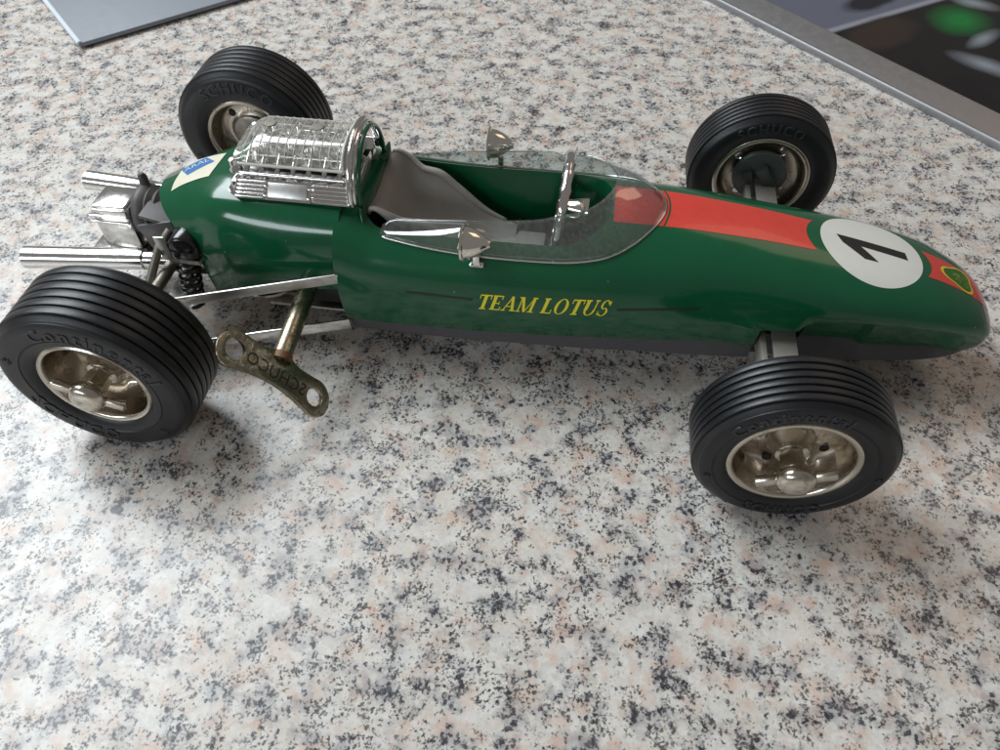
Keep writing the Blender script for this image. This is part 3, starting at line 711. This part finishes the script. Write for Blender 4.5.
# ---- wheels
def make_wheel(R, Wd, rr, far):
    o = -1  # outward is -Y in local space
    h = Wd/2
    rp = [(-h*.80, rr+.02), (-h*.86, rr+.01), (-h*.88, rr-.03), (-h*.86, rr-.09), (-h*.70, rr-.13), (-h*.35, rr-.20), (h*.08, rr-.26), (h*.18, rr-.36), (h*.18, rr*.58), (h*.05, rr*.48), (0, rr*.35), (0, 0)]
    rows = []; n = 64
    def disc_shape(y, r, a):
        # four spokes pressed into the disc
        if .45*rr < r < rr*.80: y += -.16*h*(.5+.5*cos(4*a))
        return y
    g = G()
    for y, r in rp: rows.append([Vector((r*cos(2*pi*k/n), disc_shape(y, r, 2*pi*k/n), r*sin(2*pi*k/n))) for k in range(n)])
    g.grid(rows, close_v=True)
    rp2 = [(h*.80, rr+.02), (h*.88, rr-.02), (h*.86, rr-.10), (h*.6, rr-.15), (h*.4, rr-.22), (h*.27, rr-.34), (h*.27, rr*.5), (h*.36, rr*.42), (h*.4, rr*.30), (h*.4, 0)]
    g.lathe(rp2, (0, 0, 0), (0, 1, 0), n)
    wh = g.build('wheel', 'dish', None, 50)
    for sd in (-1, 1):
        G().lathe([(sd*h*.80, rr+.03), (sd*h*.87, rr+.03), (sd*h*.90, rr-.01), (sd*h*.885, rr-.07), (sd*h*.84, rr-.115), (sd*h*.74, rr-.122), (sd*h*.74, rr-.05)], (0, 0, 0), (0, 1, 0), 64).build('rim_lip', 'rim', wh, 50)
    # tyre: grooved tread
    p = [(-h*.78, rr-.02), (-h*.88, rr+.05), (-h*.96, rr+.16), (-h*.99, rr+.30), (-h*.975, rr+.31), (-h*.975, rr+.33), (-h*1.0, rr+.35), (-h*1.0, R-.36), (-h*.985, R-.24), (-h*.95, R-.17), (-h*.93, R-.165), (-h*.90, R-.13), (-h*.82, R-.055)]
    ng = 6
    for k in range(ng):
        ya = -h*.78+k*(1.56*h)/ng; yb = ya+1.56*h/ng
        p += [(ya+.012, R-.075), (ya+.03, R-.012), (ya+.07, R-.0), (yb-.07, R-.0), (yb-.03, R-.012), (yb-.012, R-.075)]
    p = [q for q in p if q]
    p += [(h*.82, R-.055), (h*.90, R-.13), (h*.95, R-.17), (h*.985, R-.24), (h*1.0, R-.36), (h*1.0, rr+.35), (h*.99, rr+.30), (h*.96, rr+.16), (h*.88, rr+.05), (h*.78, rr-.02)]
    ys = [q[0] for q in p]
    G().lathe(p, (0, 0, 0), (0, 1, 0), 96).build('tyre', 'rubber', wh, 38)
    # raised sidewall lettering
    Rt = (R-.36+rr+.35)/2+.0; sz = (R-rr)*.50
    def ring_text(s, amid, side, flip=False, sp=1.15, sz=sz):
        v, f = text_mesh(s, sz, .026, 2, 0, sp, .008)
        out = []
        for q in v:
            if not flip: a = amid-q.x/Rt; r = Rt+q.y
            else: a = amid+q.x/Rt; r = Rt-q.y
            yy = -h*1.0+.012-q.z if side < 0 else h*1.0-.012+q.z
            xx = r*cos(a); zz = r*sin(a)
            if side > 0: xx = -xx
            out.append(Vector((xx, yy, zz)))
        G().add(out, f).build('sidewall_lettering', 'letters', wh, 40)
    for side in (-1, 1):
        ring_text('Continental', pi/2+.05, side, sp=1.3) if side < 0 else ring_text('Continental', -pi/2, side, True)
        ring_text('SCHUCO', -pi/2-.15, side, True) if side < 0 else ring_text('SCHUCO', pi/2-.30, side, sp=1.25)
        ring_text('*', pi+.1, side); ring_text('*', -.35, side)
    # spindle, hexagonal post and eared knock-off nut
    g = G(); g.lathe([(-.62, .66), (-.42, .64), (-.22, .52), (-.05, .41), (.10, .37), (.14, .30), (.14, .1)], (0, -h*.42, 0), (0, -1, 0), 32)
    g.lathe([(0, .29), (.62, .29), (.66, .25)], (0, -h*.5, 0), (0, -1, 0), 6)
    g.build('hub_post', 'rim', wh, 30)
    c0 = -h*.5-.62
    g = G(); g.lathe([(-.10, .0), (-.10, .36), (-.02, .42), (.10, .43), (.20, .40), (.27, .33), (.30, .22), (.31, 0)], (0, c0, 0), (0, -1, 0), 32)
    for s in (-1, 1):
        g.box((s*.60, c0-.02, .06*s), (.50, .20, .24), Matrix.Rotation(radians(-10), 3, 'Y'), .04)
    g.build('knock_off_nut', 'rim', wh, 45)
    # vent holes as flat discs; the dark ones paint the shade inside
    g = G()
    for k in range(4):
        a = pi/4+k*pi/2+.2; G().lathe([(0, 0), (0, .11), (.02, .11)], (cos(a)*rr*.64, h*.12-.012, sin(a)*rr*.64), (0, -1, 0), 16).build('vent_hole', 'darkgap', wh)
        g = G(); g.lathe([(0, 0), (0, .11), (.02, .11)], (cos(a)*rr*.64, h*.28, sin(a)*rr*.64), (0, 1, 0), 16)
        g.build('vent_hole', 'alu' if far else 'darkgap', wh)
    # inner hub plate
    g = G(); PR = .82 if far else .62; g.lathe([(0, 0), (0, PR), (.10, PR), (.14, PR-.06), (.14, 0)], (0, h*.42, 0), (0, 1, 0), 32)
    if far: g.box((-.2, h*.42+.25, -.1), (.36, .4, 1.0), Matrix.Rotation(radians(14), 3, 'Y'), .03); g.box((.35, h*.42+.2, .0), (.3, .3, .7), None, .03)
    g.build('hub_plate', 'smoke' if far else 'oldtin', wh, 40)
    return wh
def place(wh, loc, rz, spin):
    e = wh; e.parent = car; e.location = loc; e.rotation_euler = Euler((0, spin, rz)); return e
Rr, Rf = 2.35, 2.20
w1 = make_wheel(Rr, 2.0, 1.33, False); place(w1, (0, -5.19, Rr), 0, radians(28))
w2 = make_wheel(Rf, 1.52, 1.40, False); place(w2, (16.22, -5.23, Rf), radians(1.3), radians(-14))
def copy_wheel(w, loc, rz, spin):
    c = w.copy(); SC.collection.objects.link(c)
    for ch in list(w.children):
        d = ch.copy(); SC.collection.objects.link(d); d.parent = c
    return place(c, loc, rz, spin)
w3 = copy_wheel(w1, (0, 5.19, Rr), pi, radians(15))
w4 = make_wheel(Rf, 1.52, 1.40, True); place(w4, (16.22, 5.23, Rf), pi+radians(1.3), radians(20))
# ---- winding key, plugged into the flank
key = thing('winding_key', 'tarnished brass winding key stamped SCHUCO plugged into the flank behind the rear wheel', 'key', (3.95, -2.0, 0))
def K(p): return Vector(p)-Vector((3.95, -2.0, 0))
s0 = Vector((3.97, -1.7, 2.30)); kc = Vector((3.85, -4.62, 1.78)); sa_ = (kc-s0).normalized()
s1 = s0+sa_*((kc-s0).length-.42)
G().lathe([(0, 0), (0, .24), (.02, .25), ((s1-s0).length, .25), ((s1-s0).length+.02, .2), ((s1-s0).length+.02, 0)], K(s0), sa_, 24).build('shaft', 'brass', key, 40)
dv = Vector((.59, 0, -.81)); dv = (dv-sa_*dv.dot(sa_)).normalized(); nv = sa_.cross(dv).normalized()
if nv.z < 0: nv = -nv
# outline of the butterfly in (u along dv, v along the shaft direction)
half = []
out = []
def bez(t): return t
N = 100
for i in range(N):
    a = 2*pi*i/N
    u = 1.78*cos(a); 
    lob = .50
    # half thickness of the waist as a function of u
    if abs(u) > 1.24: th = sqrt(max(0, lob**2-(abs(u)-1.24)**2))
    else: th = .30+.14*(abs(u)/1.24)**2
    out.append((u, th if sin(a) >= 0 else -th))
us = sorted(set(round(x, 4) for x in list(np.linspace(-1.74, 1.74, 61))))
def vcen(u): return .10*(abs(u)/1.24)**1.5-.05
top, botm = [], []
for u in us:
    if abs(u) > 1.24: th = sqrt(max(0.0, lob**2-(abs(u)-1.24)**2))
    else: th = .38+.12*(abs(u)/1.24)**2
    vtop = vcen(u)-th; vbot = vcen(u)+th
    vtop -= .22*math.exp(-(u/.34)**2)
    top.append((u, vtop)); botm.append((u, vbot))
loop = top+botm[::-1][1:-1]
kk = kc
def KP(u, v, w): return K(kk+dv*u+sa_*v+nv*w)
g = G(); g.grid([[KP(u, v, -.075) for u, v in loop], [KP(u, v, .075) for u, v in loop]], close_v=True, cap=True)
kb = g.build('key_bow', 'brass', key, 40)
for sgn, rh in ((-1, .27), (1, .24)):
    cc = kk+dv*1.24*sgn+sa_*vcen(1.24)
    c = G().lathe([(-.4, 0), (-.4, rh), (.4, rh), (.4, 0)], K(cc), nv, 28).build('cutter', 'brass'); c.parent = key; bpy.context.view_layer.update()
    cut(kb, c, 40)
mods(kb, ('BEVEL', dict(width=.025, segments=2, limit_method='ANGLE', angle_limit=radians(40)))); resmooth(kb, 35)
v, f = text_mesh('SCHUCO', .47, .006, 2, 0, 1.0)
# letters run from the lower right lobe to the upper left, read upside down from here
G().add([KP(-q.x*.95, .06-q.y, .076+q.z) for q in v], f).build('stamped_lettering', 'darkgap', kb)
v, f = text_mesh('2', .28, .006, 2)
G().add([KP(-q.x, -.42-q.y, .076+q.z) for q in v], f).build('stamped_number', 'darkgap', kb)
g = G(); g.tube([K(s1-sa_*.12), K(s1+sa_*.08)], .268, 20, False); g.build('solder_collar', 'rust', key, 60)
